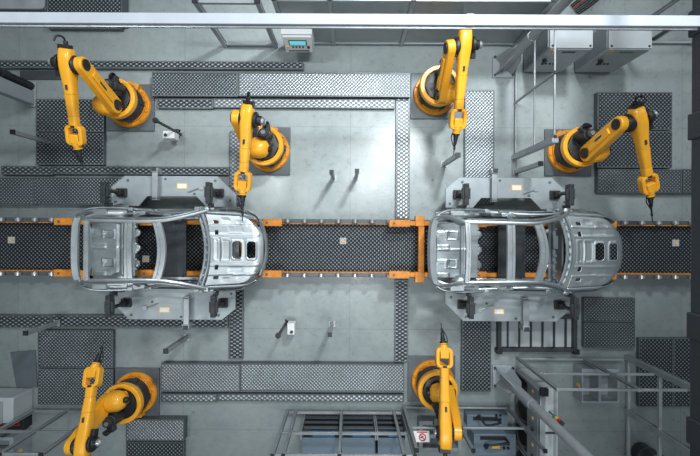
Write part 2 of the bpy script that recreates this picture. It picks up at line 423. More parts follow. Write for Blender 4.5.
        d -= .012 * bump(X, .50, .22, .04) * bump(Y, .44, .09, .03)
        d -= .014 * bump(X, .36, .10, .04) * bump(Y, .66, .05, .03)
        d -= .014 * bump(X, .62, .08, .04) * bump(Y, .60, .06, .03)
        return O + V((x, y, z + d * .6))
    def holes(u, v):
        y = abs((v * 2 - 1) * hw(u))
        for c, w in ((.50, .092), (.775, .085)):
            if ((abs(u - c) / w) ** 5 + (y / .185) ** 5) < 1: return True
        if .10 < u < .16 and .34 < y < .44: return True
        if .12 < u < .21 and .60 < y < .65: return True
        return False
    MB().grid(hood, 68, 80, holes).build('hood', 'body', r, solid=.015, smooth=60)
    # hood hinges, latch
    # fenders
    for s in (-1, 1):
        mb = MB()
        def fen(u, v):
            x = .84 + 1.12 * u; yy = hw(max(0, (x - hx0) / (hx1 - hx0))) + .01
            out = .93 - .30 * max(0, (u - .55) / .45) ** 2
            t = v; y = yy + (out - yy) * math.sin(t * math.pi / 2); z = 1.49 - .06 * u - .20 * (1 - math.cos(t * math.pi / 2)) - .05 * max(0, u - .7)
            return O + V((x, y * s, z))
        mb.grid(fen, 20, 5, lambda u, v: .25 < u < .8 and .4 < v < .8); mb.build('fender', 'body2', r, solid=.012)
        # apron structure loops outside
        mb = MB(); mb.tube(smooth_path([O + V(p) for p in ((.75, .95 * s, 1.15), (1.2, .96 * s, 1.12), (1.65, .9 * s, 1.08), (1.95, .70 * s, 1.02), (2.05, .4 * s, 1.0))]), .022, 6)
        mb.tube(smooth_path([O + V(p) for p in ((.8, .90 * s, .9), (1.3, .92 * s, .9), (1.8, .8 * s, .9), (2.0, .5 * s, .9))]), .035, 6)
        for a in ((1.2, .96, 1.12, 1.25, .84, 1.3), (1.62, .9, 1.08, 1.55, .8, 1.3)): mb.tube([O + V((a[0], a[1] * s, a[2])), O + V((a[3], a[4] * s, a[5]))], .018, 6)
        mb.build('apron_rail', 'body2', r)
        # rocker with double ridge
        mb = MB(); mb.box(cx - 1.45, cx + .9, YC + s * .84 - .05, YC + s * .84 + .05, .80, .93); mb.box(cx - 1.2, cx + .8, YC + s * .90 - .02, YC + s * .90 + .02, .84, .98)
        mb.box(cx - 1.3, cx + .95, YC + s * .72 - .035, YC + s * .72 + .035, .80, .86)
        mb.build('rocker_panel', 'body', r, bevel=.015)
        # pillars
        mb = MB(); mb.tube(smooth_path([O + V(p) for p in ((-.56, .63 * s, 1.96), (-.54, .76 * s, 1.7), (-.52, .87 * s, 1.35), (-.50, .88 * s, .93))]), (.06, .035), 8)
        for a, z in ((-.52, 1.35), (-.5, 1.1)): mb.obox(O + V((a, .88 * s, z)), .22, .05, .06)
        mb.build('centre_pillar', 'body2', r)
        mb = MB(); mb.tube(smooth_path([O + V(p) for p in ((.84, .87 * s, 1.48), (.80, .90 * s, 1.2), (.78, .88 * s, .9))]), (.07, .04), 8)
        mb.lathe(O + V((.84, .90 * s, 1.42)), V((0, 0, 1)), [(0, .07), (.06, .07), (.08, .03)], 10)
        mb.cyl(O + V((.70, .94 * s, 1.30)), O + V((.70, .94 * s, 1.36)), .035, seg=8)
        mb.build('front_pillar', 'body2', r)
        # belt / quarter panel
        mb = MB()
        mb.tube(smooth_path([O + V(p) for p in ((-2.13, .60 * s, 1.37), (-2.02, .80 * s, 1.37), (-1.82, .90 * s, 1.38), (-1.5, .935 * s, 1.34), (-1.1, .93 * s, 1.30), (-.75, .90 * s, 1.22), (-.5, .89 * s, 1.15))]), (.03, .04), 8)
        mb.tube(smooth_path([O + V(p) for p in ((-2.0, .72 * s, 1.30), (-1.7, .80 * s, 1.32), (-1.3, .80 * s, 1.30), (-.95, .84 * s, 1.1), (-.8, .85 * s, .93))]), (.05, .03), 8)
        mb.box(*sorted((cx - 1.72, cx - 1.42)), *sorted((YC + s * .80, YC + s * .90)), 1.26, 1.40)
        mb.obox(O + V((-1.25, .84 * s, 1.24)), .42, .10, .05, V((1, .1 * s, -.1)))
        mb.build('quarter_panel', 'body', r)
        mb = MB()
        for x, z in ((-1.38, 1.12), ):
            mb.lathe(O + V((x, .80 * s, z - .25)), V((0, 0, 1)), [(0, .26), (.14, .23), (.22, .14), (.24, .06)], 18)
        # keep clear of rear floor
        mb.build('wheel_arch', 'body2', r, smooth=50)
        # long side seal bars in the door openings
        mb = MB(); mb.tube(smooth_path([O + V(p) for p in ((-1.05, .90 * s, 1.18), (-.6, .86 * s, 1.30), (0, .82 * s, 1.42), (.45, .83 * s, 1.45), (.78, .88 * s, 1.40))]), (.028, .02), 6)
        mb.tube([O + V((-.4, .87 * s, 1.02)), O + V((.2, .89 * s, 1.08)), O + V((.76, .9 * s, 1.15))], .022, 6)
        mb.build('side_brace', 'body2', r)
        # front rails
        MB().box(cx + .85, cx + 1.95, YC + s * .45 - .06, YC + s * .45 + .06, .85, .98).build('chassis_rail', 'body2', r, bevel=.01)
    T([(1.95, -.62, .95), (2.06, -.3, .95), (2.09, 0, .95), (2.06, .3, .95), (1.95, .62, .95)], (.05, .07), 'front_bumper_beam', 'body2', mirror=False)
    # rear floor with pressed squares and ribs
    def rf(u, v):
        x = -2.0 + .74 * u; y = -.66 + 1.32 * v; d = 0
        for yc in (-.33, .33):
            q = max(abs(x + 1.60) / .13, abs(y - yc) / .09)
            d += .014 if .8 < q < 1.15 else 0
        d += .012 * (1 if int((v * 1.32) / .11) % 3 == 0 else 0) * bump(x, -1.8, .25, .02)
        d -= .03 * bump(x, -1.36, .03, .03); d += .014 * bump(y, 0, .03, .02)
        return O + V((x, y, 1.0 + d))
    MB().grid(rf, 40, 66).build('rear_floor', 'body2', r, solid=.015, smooth=60)
    mb = MB(); mb.box(cx - 1.26, cx - 1.17, YC - .66, YC + .66, .84, .93); mb.box(cx - 1.17, cx - .98, YC - .66, YC + .66, .86, .99)
    for y in (-.5, -.28, -.1, .1, .28, .5): mb.lathe(O + V((-.99, y, .955)), V((1, 0, 0)), [(0, .045), (.035, .04), (.05, .01)], 10)
    for y in (-.36, 0.0, .36): mb.lathe(O + V((-.97, y, .9)), V((0, 0, 1)), [(0, .09), (.06, .09), (.07, .04)], 12)
    mb.build('seat_crossmember', 'body2', r, bevel=.012)
    MB().box(cx + 1.22, cx + 1.50, YC - .50, YC + .50, 1.12, 1.18).build('engine_bay_plate', 'body', r, bevel=.01)
    for s in (-1, 1):
        # dark inner skins, tail lamp pocket, brackets along the side
        MB().box(cx - 1.98, cx - 1.60, *sorted((YC + s * .80, YC + s * .89)), 1.06, 1.10).build('tail_lamp_pocket', 'silver', r, bevel=.01)
        m = MB(); m.prism([(-1.45, .70), (-.62, .70), (-.70, .86), (-1.30, .86)], V((cx, YC, 1.0)), V((1, 0, 0)), V((0, s, 0)), V((0, 0, 1)), .01); m.build('inner_skin', 'mount', r)
        for x0_, x1_, y_, z_ in ((-.30, -.12, .80, 1.0), (.22, .34, .80, 1.0), (-.95, -.85, .90, 1.33), (.5, .62, .93, 1.2), (-.68, -.42, .80, 1.62), (.92, 1.0, .90, 1.36)):
            MB().box(cx + x0_, cx + x1_, YC + s * y_ - .04, YC + s * y_ + .04, z_, z_ + .05).build('bracket', 'body', r, bevel=.008)
        MB().tube(smooth_path([O + V(p) for p in ((-.9, .78 * s, 1.05), (-.5, .76 * s, 1.2), (0, .75 * s, 1.15), (.5, .80 * s, 1.1), (.75, .84 * s, 1.12))]), .018, 6).build('harness', 'black', r)
    # dark floor sheet
    mb = MB(); mb.box(cx - .47, cx + .17, YC - .66, YC + .66, .84, .90)
    for x in (-.42, -.12, -.06, .12): mb.box(cx + x - .012, cx + x + .012, YC - .64, YC + .64, .90, .915)
    mb.build('floor_sheet', 'carpan', r, bevel=.008)
    # tie bars joining floor to rockers
    mb = MB()
    for x in (-1.1, .0, .78): mb.box(cx + x - .04, cx + x + .04, YC - .70, YC + .70, .80, .845)
    mb.build('floor_crossmember', 'body2', r)
    mb = MB()   # firewall
    mb.box(cx + .80, cx + .84, YC - .80, YC + .80, .86, 1.35); mb.build('firewall', 'body2', r)
    # suspension towers seen beside hood
    for s in (-1, 1): MB().lathe(O + V((1.35, .58 * s, .95)), V((0, 0, 1)), [(0, .17), (.25, .14), (.35, .08)], 16).build('strut_tower', 'body2', r)
    return r
car = make_car(CX1); car['label'] = 'bare silver car body left on the conveyor, a robot tool over its hood'
car2 = copy_tree(car); car2.location = (CX2, YC, .78); car2['label'] = 'bare silver car body on the right half of the conveyor'
# dashboard beam only on the right body
ORG['dash'] = V((CX2, YC, .78)); ORG[car2.name] = V((CX2, YC, .78))
mb = MB(); mb.cyl(V((CX2 + .60, YC - .80, 1.38)), V((CX2 + .60, YC + .80, 1.38)), .05, seg=10)
mb.box(CX2 + .55, CX2 + .66, YC + .05, YC + .35, 1.34, 1.46)
for y in (-.6, -.45, -.25, -.1, .5, .65): mb.box(CX2 + .56, CX2 + .64, YC + y - .03, YC + y + .03, 1.37, 1.45)
mb.build('dashboard_beam', 'mount', car2, bevel=.008)
mb = MB()
for y in (-.35, .45): mb.lathe(V((CX2 + .47, YC + y, 1.30)), V((0, 0, 1)), [(0, .05), (.08, .05), (.1, .02)], 10)
mb.box(CX2 + .45, CX2 + .58, YC - .4, YC - .3, 1.3, 1.34); mb.box(CX2 + .45, CX2 + .58, YC + .4, YC + .5, 1.3, 1.34)
mb.build('dashboard_bracket', 'silver', car2)

# ------------------------------------------------------------------ fixture tables beside the cars
def make_fixture(notch):
    r = empty('fixture_table', (0, 0, 0), None, 'fixture table', 'fixture tables beside the car bodies')
    poly = [(-1.50, 1.0), (-1.50, 1.46), (-1.18, 1.73), (1.06, 1.73), (1.50, 1.30), (1.50, .97), (.80, .97), (.55, 1.24), (-.64, 1.24), (-.84, 1.0)]
    if not notch: poly = poly[:6]
    m = MB(); m.prism(poly, V((0, 0, .725)), V((1, 0, 0)), V((0, 1, 0)), V((0, 0, 1)), .05); m.build('table_plate', 'fixture', r, bevel=.006)
    for x, y in ((-1.1, 1.62), (1.0, 1.62), (-1.4, 1.1), (1.36, 1.15), (-.2, 1.66), (.5, 1.3)): MB().cyl(V((x, y, .75)), V((x, y, .765)), .03, seg=10).build('bolt', 'mount', r)
    for x in ((-1.05, .85) if notch else (-.75, .95)):
        z0 = .0
        m = MB(); m.box(x - .13, x + .13, 1.35, 1.55, .04, .70); m.box(x - .17, x + .17, 1.30, 1.62, 0, .04); m.build('pedestal', 'mount', r, bevel=.01)
    for x in (-1.22, 1.10):
        m = MB(); m.box(x - .11, x + .11, 1.22, 1.42, .75, .85)
        m.cyl(V((x, 1.32, .85)), V((x, 1.32, 1.50)), .045, seg=12); m.box(x - .06, x + .06, 1.26, 1.38, .85, 1.0)
        p = m.build('clamp_post', 'black', r, bevel=.006)
        m = MB(); m.box(x - .05, x + .05, 1.02, 1.50, 1.36, 1.56); m.box(x - .09, x + .09, 1.16, 1.40, 1.42, 1.52)
        for y in (1.08, 1.2, 1.44): m.cyl(V((x, y, 1.56)), V((x, y, 1.58)), .02, seg=8)
        m.box(x - .03, x + .03, .97, 1.05, 1.2, 1.45)
        m.build('clamp_head', 'charcoal', p, bevel=.01)
    m = MB(); m.box(-.445, -.315, 1.16, 1.84, .86, .92); m.box(-.46, -.30, 1.80, 1.90, .70, .95); m.box(-.445, -.315, 1.14, 1.20, .75, .92)
    m.build('bridge_bar', 'alu', r, bevel=.008)
    m = MB(); m.box(-.44, -.32, 1.82, 1.92, .95, .965); m.build('bar_cap', 'charcoal', r)
    m = MB(); m.box(.08, .33, 1.42, 1.56, .751, .757); q = m.build('label_plaque', 'amber', r)
    m = MB(); m.box(.10, .31, 1.44, 1.54, .757, .760); m.build('label_face', 'white', q)
    m = MB(); m.box(.62, .72, 1.40, 1.50, .75, .78); m.tube([V((.62, 1.44, .78)), V((.35, 1.34, .79))], .012, 6); m.build('sensor', 'alu', r)
    return r
fx = make_fixture(True); fy = make_fixture(False)
for i, (cx, a, lb) in enumerate(((CX1, 0, 'pale steel fixture table with black clamps above the left car body'), (CX1, math.pi, 'steel fixture table with black clamps below the left car body'),
                                 (CX2, 0, 'pale steel fixture table with black clamps above the right car body'), (CX2, math.pi, 'steel fixture table with black clamps below the right car body, over the barred grate'))):
    o = (fx, fy, None, None)[i] or copy_tree(fx if i == 2 else fy)
    o.location = (cx - .19, YC, 0); o.rotation_euler.z = a; o['label'] = lb

# ------------------------------------------------------------------ robots
def capsule(L, r0, r1, n=10):
    out = []
    for i in range(n + 1):
        a = math.pi / 2 + math.pi * i / n; out.append((r0 * math.cos(a), r0 * math.sin(a)))
    for i in range(n + 1):
        a = -math.pi / 2 + math.pi * i / n; out.append((L + r1 * math.cos(a), r1 * math.sin(a)))
    return out
def rsec(c, u, v, w, h, n=4, r=.3):
    return [c + u * a + v * b for a, b in rrect(w, h, min(w, h) * r, n)]
def robot(label, base, platepx, S, E, F0, W, T, motor_side=1, zE=2.0, zW=1.5, zT=1.25, motor=1.0):
    B = P(*base, 0)
    r = empty('industrial_robot', (B.x, B.y, 0), label, 'robot', 'yellow assembly robots')
    S = P(*S, .95); E = P(*E, zE); F0 = P(*F0, zE + .03); W = P(*W, zW); T = P(*T, zT)
    d = (W - B); d.z = 0; d.normalize(); lat = V((-d.y, d.x, 0))
    Z = V((0, 0, 1))
    # mounting plate
    p0 = P(platepx[0], platepx[1], .05); p1 = P(platepx[2], platepx[3], .05)
    m = MB(); m.box(p0.x, p1.x, p1.y, p0.y, 0, .05)
    mp = m.build('mounting_plate', 'mount', r, bevel=.008)
    # base flange with lugs
    m = MB(); m.lathe(B + Z * .05, Z, [(0, .55), (.07, .55), (.10, .53), (.10, .47), (.16, .46)], 36)
    for k in range(12):
        a = k * math.pi / 6 + .2; c = B + V((math.cos(a), math.sin(a), 0)) * .505
        m.cyl(c + Z * .14, c + Z * .18, .028, seg=8)
    m.obox(B - d * .45 + Z * .15, .26, .30, .2, d)
    m.build('base_flange', 'yellow_dark', r, bevel=.006)
    m = MB(); m.lathe(B + Z * .2, Z, [(0, .44), (.08, .46), (.30, .46), (.34, .42), (.40, .42)], 32)
    for k in range(5):
        a = k * 1.25; c = B + V((math.cos(a), math.sin(a), 0)) * .46
        m.obox(c + Z * .36, .06, .12, .2, V((math.cos(a), math.sin(a), 0)))
    m.build('rotating_column', 'charcoal', r, bevel=.006)
    # carousel ring
    m = MB(); m.ring(B + Z * .58, Z, .375, .485, .16, 36)
    m.ring(B + Z * .60, Z, .05, .34, .04, 24)
    m.build('carousel_ring', 'yellow', r, bevel=.02)
    m = MB(); m.lathe(B + Z * .63, Z, [(0, .37), (.10, .375), (.11, .34)], 8)
    # gear studs
    for k in range(9):
        a = k * .7; m.cyl(B + V((math.cos(a) * .22, math.sin(a) * .22, .70)), B + V((math.cos(a) * .22, math.sin(a) * .22, .75)), .045, seg=8)
    m.build('carousel_well', 'black', r)
    # shoulder housing
    ax = (F0 - E); ax.z = 0; ax.normalize()                       # lateral axis: from link towards forearm
    along = (E - S); La = along.length; along.normalize()
    axl = (ax - along * ax.dot(along)).normalized(); nrm = axl.cross(along)
    hub0 = S - axl * .10
    m = MB()
    m.lathe(S + axl * .07, axl, [(0, .20), (.05, .24), (.22, .24), (.34, .19), (.40, .10)], 24)
    c = (B + S) / 2; 
    Sd = S + axl * .22; m.loft([rsec(B + Z * .60 + d * .20, d, lat, .34, .50), rsec(V((Sd.x, Sd.y, .72)) - d * .04, d, lat, .34, .36), rsec(V((Sd.x, Sd.y, .93)), d, lat, .26, .30)])
    m.build('shoulder_housing', 'yellow', r, bevel=.015, smooth=45)
    MB().lathe(S + axl * .47, axl, [(0, .07), (.06, .07), (.09, .04)], 12).build('shoulder_cap', 'black', r)
    MB().lathe(S - axl * .13, axl, [(0, .09), (.01, .12), (.05, .13)], 16).build('shoulder_gear', 'black', r)
    # main motor standing on the carousel
    q = B - d * .26 + lat * (.07 * motor_side) + Z * .75
    m = MB(); m.cyl(q, q + Z * .40 + d * .05, .13, seg=14); m.cyl(q + Z * .40 + d * .05, q + Z * .52 + d * .05, .10, seg=12)
    m.obox(q + Z * .35 - d * .12, .16, .14, .16, d); m.obox(q + Z * .15 + d * .14, .12, .2, .25, d)
    mo = m.build('shoulder_motor', 'charcoal', r, bevel=.01)
    MB().cyl(q + Z * .52 + d * .05, q + Z * .54 + d * .05, .05, seg=12).build('motor_cap', 'silver', mo)
    m = MB()
    for k in range(3):
        a = q + Z * .42 - d * (.14 - .02 * k); b = B - d * .22 + lat * (.02 + .07 * k) * motor_side + Z * .72
        m.tube(smooth_path([a, a + Z * (.12 + .03 * k) + lat * .05 * motor_side, (a + b) / 2 + Z * .25 - d * (.12 + .03 * k), b], 5), .018, 6)
    m.build('motor_cable', 'rubber', mo)
    # link arm
    m = MB(); o = S
    hs = []
    m.prism(capsule(La, .20, .165), S, along, nrm, axl, .17)
    m.prism([(.18, -.10), (La - .22, -.075), (La - .22, .075), (.18, .10)], S - axl * .10, along, nrm, axl, .05)
    la = m.build('link_arm', 'yellow', r, bevel=.03, seg=3)
    MB().prism([(La * .42, -.05), (La * .62, -.045), (La * .62, -.005), (La * .42, -.005)], S - axl * .129, along, nrm, axl, .008).build('dark_marking', 'charcoal', la)
    m = MB(); m.lathe(E - axl * .095, axl, [(-.015, .115), (0, .115), (.04, .10)], 18); m.cyl(E - axl * .115, E - axl * .10, .05, seg=10); m.build('hub_cover', 'black', la)
    # elbow joint
    fw = (W - F0); Lf = fw.length; fw.normalize()
    gap = (F0 - E).dot(ax)
    m = MB(); m.lathe(E + axl * .08, axl, [(0, .17), (.03, .19), (max(.06, gap - .20), .19), (max(.08, gap - .16), .17)], 20)
    m.build('elbow_joint', 'black', r)
    # forearm
    fl = (ax - fw * ax.dot(fw)).normalized(); fn = fw.cross(fl)
    if fn.z < 0: fn = -fn
    def sec(t, w, h): return rsec(F0 + fw * t, fl, fn, w, h)
    L1 = Lf - .26
    m = MB(); m.loft([sec(-.30, .20, .20), sec(-.28, .24, .26), sec(-.12, .265, .33), sec(.05, .265, .35), sec(.24, .25, .30), sec(.42, .22, .25), sec(.60, .205, .23)])
    fo = m.build('forearm', 'yellow', r, bevel=0, smooth=50)
    MB().loft([sec(.605, .22, .235), sec(.62, .22, .235), sec(L1 - .22, .18, .20)]).build('forearm_tube', 'yellow', fo, smooth=50)
    MB().loft([sec(L1 - .215, .17, .19), sec(L1 - .19, .185, .20), sec(L1 - .02, .19, .20)]).build('wrist_sleeve', 'yellow', fo, smooth=50)
    MB().loft([sec(L1 - .03, .165, .175), sec(L1 + .03, .165, .175)]).build('wrist_seal', 'black', fo)
    m = MB(); m.obox(F0 - fw * .30 + fl * .02, .14, .22, .17, fw, fn); m.cyl(F0 - fw * .32, F0 - fw * .44, .045, seg=10)
    m.tube(smooth_path([F0 - fw * .36, F0 - fw * .50 + fn * .05, F0 - fw * .52 + fn * .16 + fl * .06, F0 - fw * .42 + fn * .22 + fl * .09], 5), .022, 6)
    m.build('rear_connector', 'black', fo, bevel=.008)
    m = MB(); m.lathe(F0 + fl * .15, fl, [(0, .17), (.06 * motor, .17), (.08 * motor, .11), (.16 * motor, .10)], 16); m.obox(F0 + fl * .20 + fw * .2, .14, .09, .14, fw, fn)
    em = m.build('elbow_motor', 'black', fo, bevel=.008)
    MB().lathe(F0 + fl * (.15 + .16 * motor), fl, [(0, .085), (.05 * motor, .08), (.08 * motor, .05)], 14).build('motor_cap', 'silver', em)
    MB().obox(F0 + fw * .46 + fn * .135, .10, .045, .012, fw, fn).build('rating_plate', 'charcoal', fo)
    # yoke
    ytop = F0 + fw * L1
    oc = ytop + fw * .20
    m = MB(); out = rrect(.44, .37, .10, 4); inn = rrect(.30, .215, .05, 4)
    top = [oc + fw * a + fl * b + fn * .085 for a, b in out]; topi = [oc + fw * (a - .01) + fl * b + fn * .085 for a, b in inn]
    bot = [p - fn * .17 for p in top]; boti = [p - fn * .17 for p in topi]
    m.loft([[a, b, c_, d_] for a, b, c_, d_ in zip(top, topi, boti, bot)], closed=True)
    m.build('wrist_yoke', 'yellow', r, bevel=.015)
    tdir = (T - (oc + fw * .16)); Lt = tdir.length; tdir.normalize(); o0 = oc + fw * .05
    m = MB(); m.obox(oc + fw * .08, .20, .19, .20, fw, fn); m.lathe(oc + fw * .16, tdir, [(0, .10), (.06, .10), (.09, .085), (.12, .085)], 18)
    hd = m.build('wrist_hand', 'yellow', r, bevel=.015)
    q = oc + fw * .16
    k = Lt
    m = MB(); m.lathe(q, tdir, [(.115, .07), (.15, .07), (.16, .08), (.19, .08), (.20, .055), (.24, .06), (.25, .048), (.30, .05), (.31, .038), (.36, .04), (.40, .028), (.42, .022), (k * .72, .018), (k * .73, .026), (k * .80, .026), (k * .82, .012), (k, .010)], 14)
    m.build('dispensing_tool', 'black', r)
    m = MB(); sd = tdir.cross(Z).normalized() if abs(tdir.z) < .95 else V((1, 0, 0))
    m.tube(smooth_path([q + tdir * .12 + sd * .08, q + tdir * .25 + sd * .10, q + tdir * .38 + sd * .05, q + tdir * .45 + sd * .02], 4), .012, 6)
    m.build('tool_cable', 'rubber', r)
    m = MB(); m.lathe(q, tdir, [(.122, .082), (.128, .09), (.145, .09), (.15, .08)], 14); m.build('tool_ring', 'yellow', hd)
    return r
robot('yellow robot at top left, arm folded back and tool pointing down the picture', (131, 107), (106, 84, 154, 131), (114, 105), (82, 65), (68, 64), (76, 138), (83.5, 169), zW=1.5)
robot('yellow robot above the left car, its long thin tool reaching the hood', (269, 151), (246, 127, 290, 175), (249, 147), (237, 118), (247, 119), (243, 184), (242.5, 221), zW=1.65, zT=1.58)
robot('yellow robot at top centre, left of the bright tall plate', (434, 95), (411, 73, 462, 119), (441, 94), (450, 48), (464, 45), (457.5, 122), (453.5, 155))
robot('yellow robot at the right with a slanted arm, between dark plates and fence', (567, 152), (545, 129, 591.5, 176), (588, 153), (620, 124), (638, 121), (649, 186), (652.5, 222), zW=1.5)
robot('yellow robot at bottom left, tool pointing up the picture', (137, 392), (115, 368, 159, 416), (107, 402), (73, 446), (84, 444), (93.5, 374), (104, 342))
robot('yellow robot at bottom centre, between lower plate strip and control boxes', (432, 380), (408, 356, 455, 402), (450, 394), (457, 432), (445, 433), (444, 355), (441, 323), motor=.3)

# ------------------------------------------------------------------ overhead steel
gx = P(690, 228, 4.3).x
bz = 4.5; by0, by1 = P(350, 24.4, bz).y, P(350, 13.4, bz).y
bm = MB().box(-12.5, gx, by0, by1, bz - .08, bz).build('overhead_beam', 'beam', bevel=.01)
tag(bm, 'long pale steel beam crossing the top of the picture', 'beam')
MB().box(-12.5, gx, by0 - .03, by0, bz - .08, bz - .05).build('lower_flange', 'alu', bm)
MB().box(P(468, 20, bz).x - .02, P(474, 20, bz).x, by0 - .004, by1 + .004, bz - .07, bz + .006).build('joint_sleeve', 'beam', bm)
m = MB(); m.box(gx, gx + .34, -9, 9, 4.3, 4.55); gd = m.build('overhead_girder', 'girder', bevel=.03); tag(gd, 'dark grey girder running down the right edge of the picture', 'girder')
for y in (P(690, 14, 4.6).y, P(690, 122, 4.6).y, P(690, 330, 4.6).y, P(690, 440, 4.6).y):
    MB().box(gx - .03, gx + .37, y - .2, y + .2, 4.27, 4.58).build('joint_collar', 'girder', gd, bevel=.02)
for y in (-8.6, 8.6): MB().box(gx + .05, gx + .29, y - .12, y + .12, 0, 4.3).build('support_post', 'girder', gd, bevel=.02)
def column(px, py, yd, label):
    b = P(px, py, 0); r = empty('steel_column', b, label, 'column', 'round grey steel columns')
    m = MB(); m.box(b.x - .28, b.x + .27, b.y - .29, b.y + .29, 0, .05); p = m.build('base_plate', 'column', r, bevel=.01)
    m = MB()
    for sx in (-1, 1):
        for sy in (-1, 1): m.cyl(b + V((sx * .23, sy * .23, .05)), b + V((sx * .23, sy * .23, .09)), .035, seg=6)
    m.build('anchor_bolt', 'charcoal', p)
    MB().cyl(b + V((0, 0, .05)), b + V((0, 0, 1.7)), .11, seg=24).build('column_tube', 'column', r)
    MB().cyl(b + V((0, 0, 1.7)), b + V((0, 0, 6.2)), .095, seg=24).build('upper_tube', 'column', r)
    for k in range(4):
        a = k * math.pi / 2 + math.pi / 4; d = V((math.cos(a), math.sin(a), 0))
        m = MB(); m.prism([(.09, .05), (.28, .05), (.29, .2), (.21, .75), (.09, .95)], b, d, V((0, 0, 1)), d.cross(V((0, 0, 1))), .03); m.build('gusset', 'column', r)
    return r
column(503, 67, 1, 'round grey steel column at the top, left of the two tall cabinets')
column(503, 376, -1, 'round grey steel column at the bottom, in front of the dark equipment cabinet')

# ------------------------------------------------------------------ fences
def fence(label, A, B, posts, h=2.1, w=.09, mids=(1.15,), panel=None, caps=True, top=True, bottom=.1, pd=None, mat_='alu', group=None, rail_end=False, name='safety_fence'):
    A, B = V((*A, 0)), V((*B, 0)); d = (B - A).normalized(); r = empty(name, A, label, 'fence', group or 'aluminium safety fences')
    L = (B - A).length; n = V((-d.y, d.x, 0))
    for t in posts:
        c = A + d * (t * L); pw = pd or w
        m = MB(); m.obox(c + V((0, 0, h / 2)), pw, w, h, d); p = m.build('post', mat_, r, bevel=.008)
        m = MB(); m.obox(c + V((0, 0, h / 2)) + d * (pw / 2 + .001), .004, w * .25, h * .97, d); m.obox(c + V((0, 0, h / 2)) - d * (pw / 2 + .001), .004, w * .25, h * .97, d); m.build('slot', 'aludark', p)
        if caps: m = MB(); m.obox(c + V((0, 0, h + .012)), pw + .012, w + .012, .024, d); m.build('post_cap', 'black', p)
    ts = sorted(posts) + ([1] if rail_end else []); zs = list(mids) + ([h - w / 2] if top else []) + ([bottom] if bottom else [])
    for z in zs:
        m = MB()
        for a, b in zip(ts[:-1], ts[1:]):
            m.obox((A + d * ((a + b) / 2 * L)) + V((0, 0, z)), (b - a) * L - (pd or w), w * .7, w * .7, d)
        m.build('rail', mat_, r, bevel=.005)
    if panel:
        for a, b in zip(ts[:-1], ts[1:]):
            m = MB(); m.obox((A + d * ((a + b) / 2 * L)) + V((0, 0, (panel[0] + panel[1]) / 2)), (b - a) * L - w, .012, panel[1] - panel[0], d); m.build('sheet_panel', 'smoked', r)
    return r
YT = P(250, 46).y
fence('silver framed gate panel of the fence at the upper left, left of the control console', (P(226, 46).x, YT), (P(276, 46).x, YT), (0, 1), h=2.1, w=.11, mids=(), bottom=.12)
fence('long fence with smoked panels along the top, behind the robot at top centre', (P(289, 43).x, YT + .05), (P(513, 43).x, YT + .05), (0, .2, .5, 1), w=.09, mids=(1.1,), panel=(.1, 2.0))
fence('top right fence run behind the two tall cabinets', (P(519, 46).x, YT + .12), (P(757, 46).x, YT + .12), (0, .4, .72, 1), w=.08, mids=(), bottom=.06)
fx0 = P(514, 155).x
sf = fence('slim fence standing in front of the two tall cabinets, left of the right robot', (fx0, P(514, 155).y), (fx0, YT - .12), (0, .5, 1), w=.05, mids=(1.15,), caps=True)
MB().box(fx0 - .07, fx0 + .07, P(514, 155).y - .13, P(514, 155).y - .027, 0, 2.12).build('post', 'alu', sf, bevel=.01)
YB = -4.74
fence('fence bay at the bottom in front of the blue grey racks', (P(288, 407).x, YB), (P(402, 407).x, YB), (0, .075, .47, .925, 1), w=.085, mids=(1.15,), pd=.065)
fence('fence bay at the bottom in front of the two control boxes', (P(403.5, 407).x, -4.60), (P(506, 407).x, -4.60), (0, .44, 1), w=.07, mids=(1.15,), top=False)
fence('fence run at the bottom left behind the robot', (-8.12, YB), (P(103, 407).x, YB), (0, .5, 1), w=.08, mids=(1.15,))
fence('fence run in front of the open grey crate at lower right', (P(517, 357).x, P(570, 358).y), (P(622, 357).x, P(570, 358).y), (0, .62), w=.075, mids=(1.15,), caps=False, rail_end=True)
r2 = fence('fence corner at lower right with a dark slotted post, ending under the girder', (7.17, P(620, 357).y), (7.17, -5.9), (0, .53, 1), w=.10, pd=.15, mids=(1.15,), caps=False, mat_='alu')
# floor-level extension between pole and corner
# cable tray behind top fence
t0, t1 = P(305, 7, .35), P(505, 7, .35)
r = empty('cable_tray', ((t0.x + t1.x) / 2, t0.y, 0), 'pale divided cable tray lying behind the top fence', 'cable tray')
m = MB(); yc = 5.55; m.box(t0.x, t1.x, yc - .2, yc + .35, .0, .08); m.build('tray_bed', 'cabinet', r)
m = MB(); m.box(t0.x, t1.x, yc - .24, yc - .2, 0, .35); m.box(t0.x, t1.x, yc + .35, yc + .39, 0, .35); m.build('tray_side', 'alu', r)
for px in (318, 347, 374, 404, 435, 465, 490):
    x = P(px, 7, .3).x; MB().box(x - .04, x + .04, yc - .2, yc + .35, .08, .33).build('divider', 'alu', r)

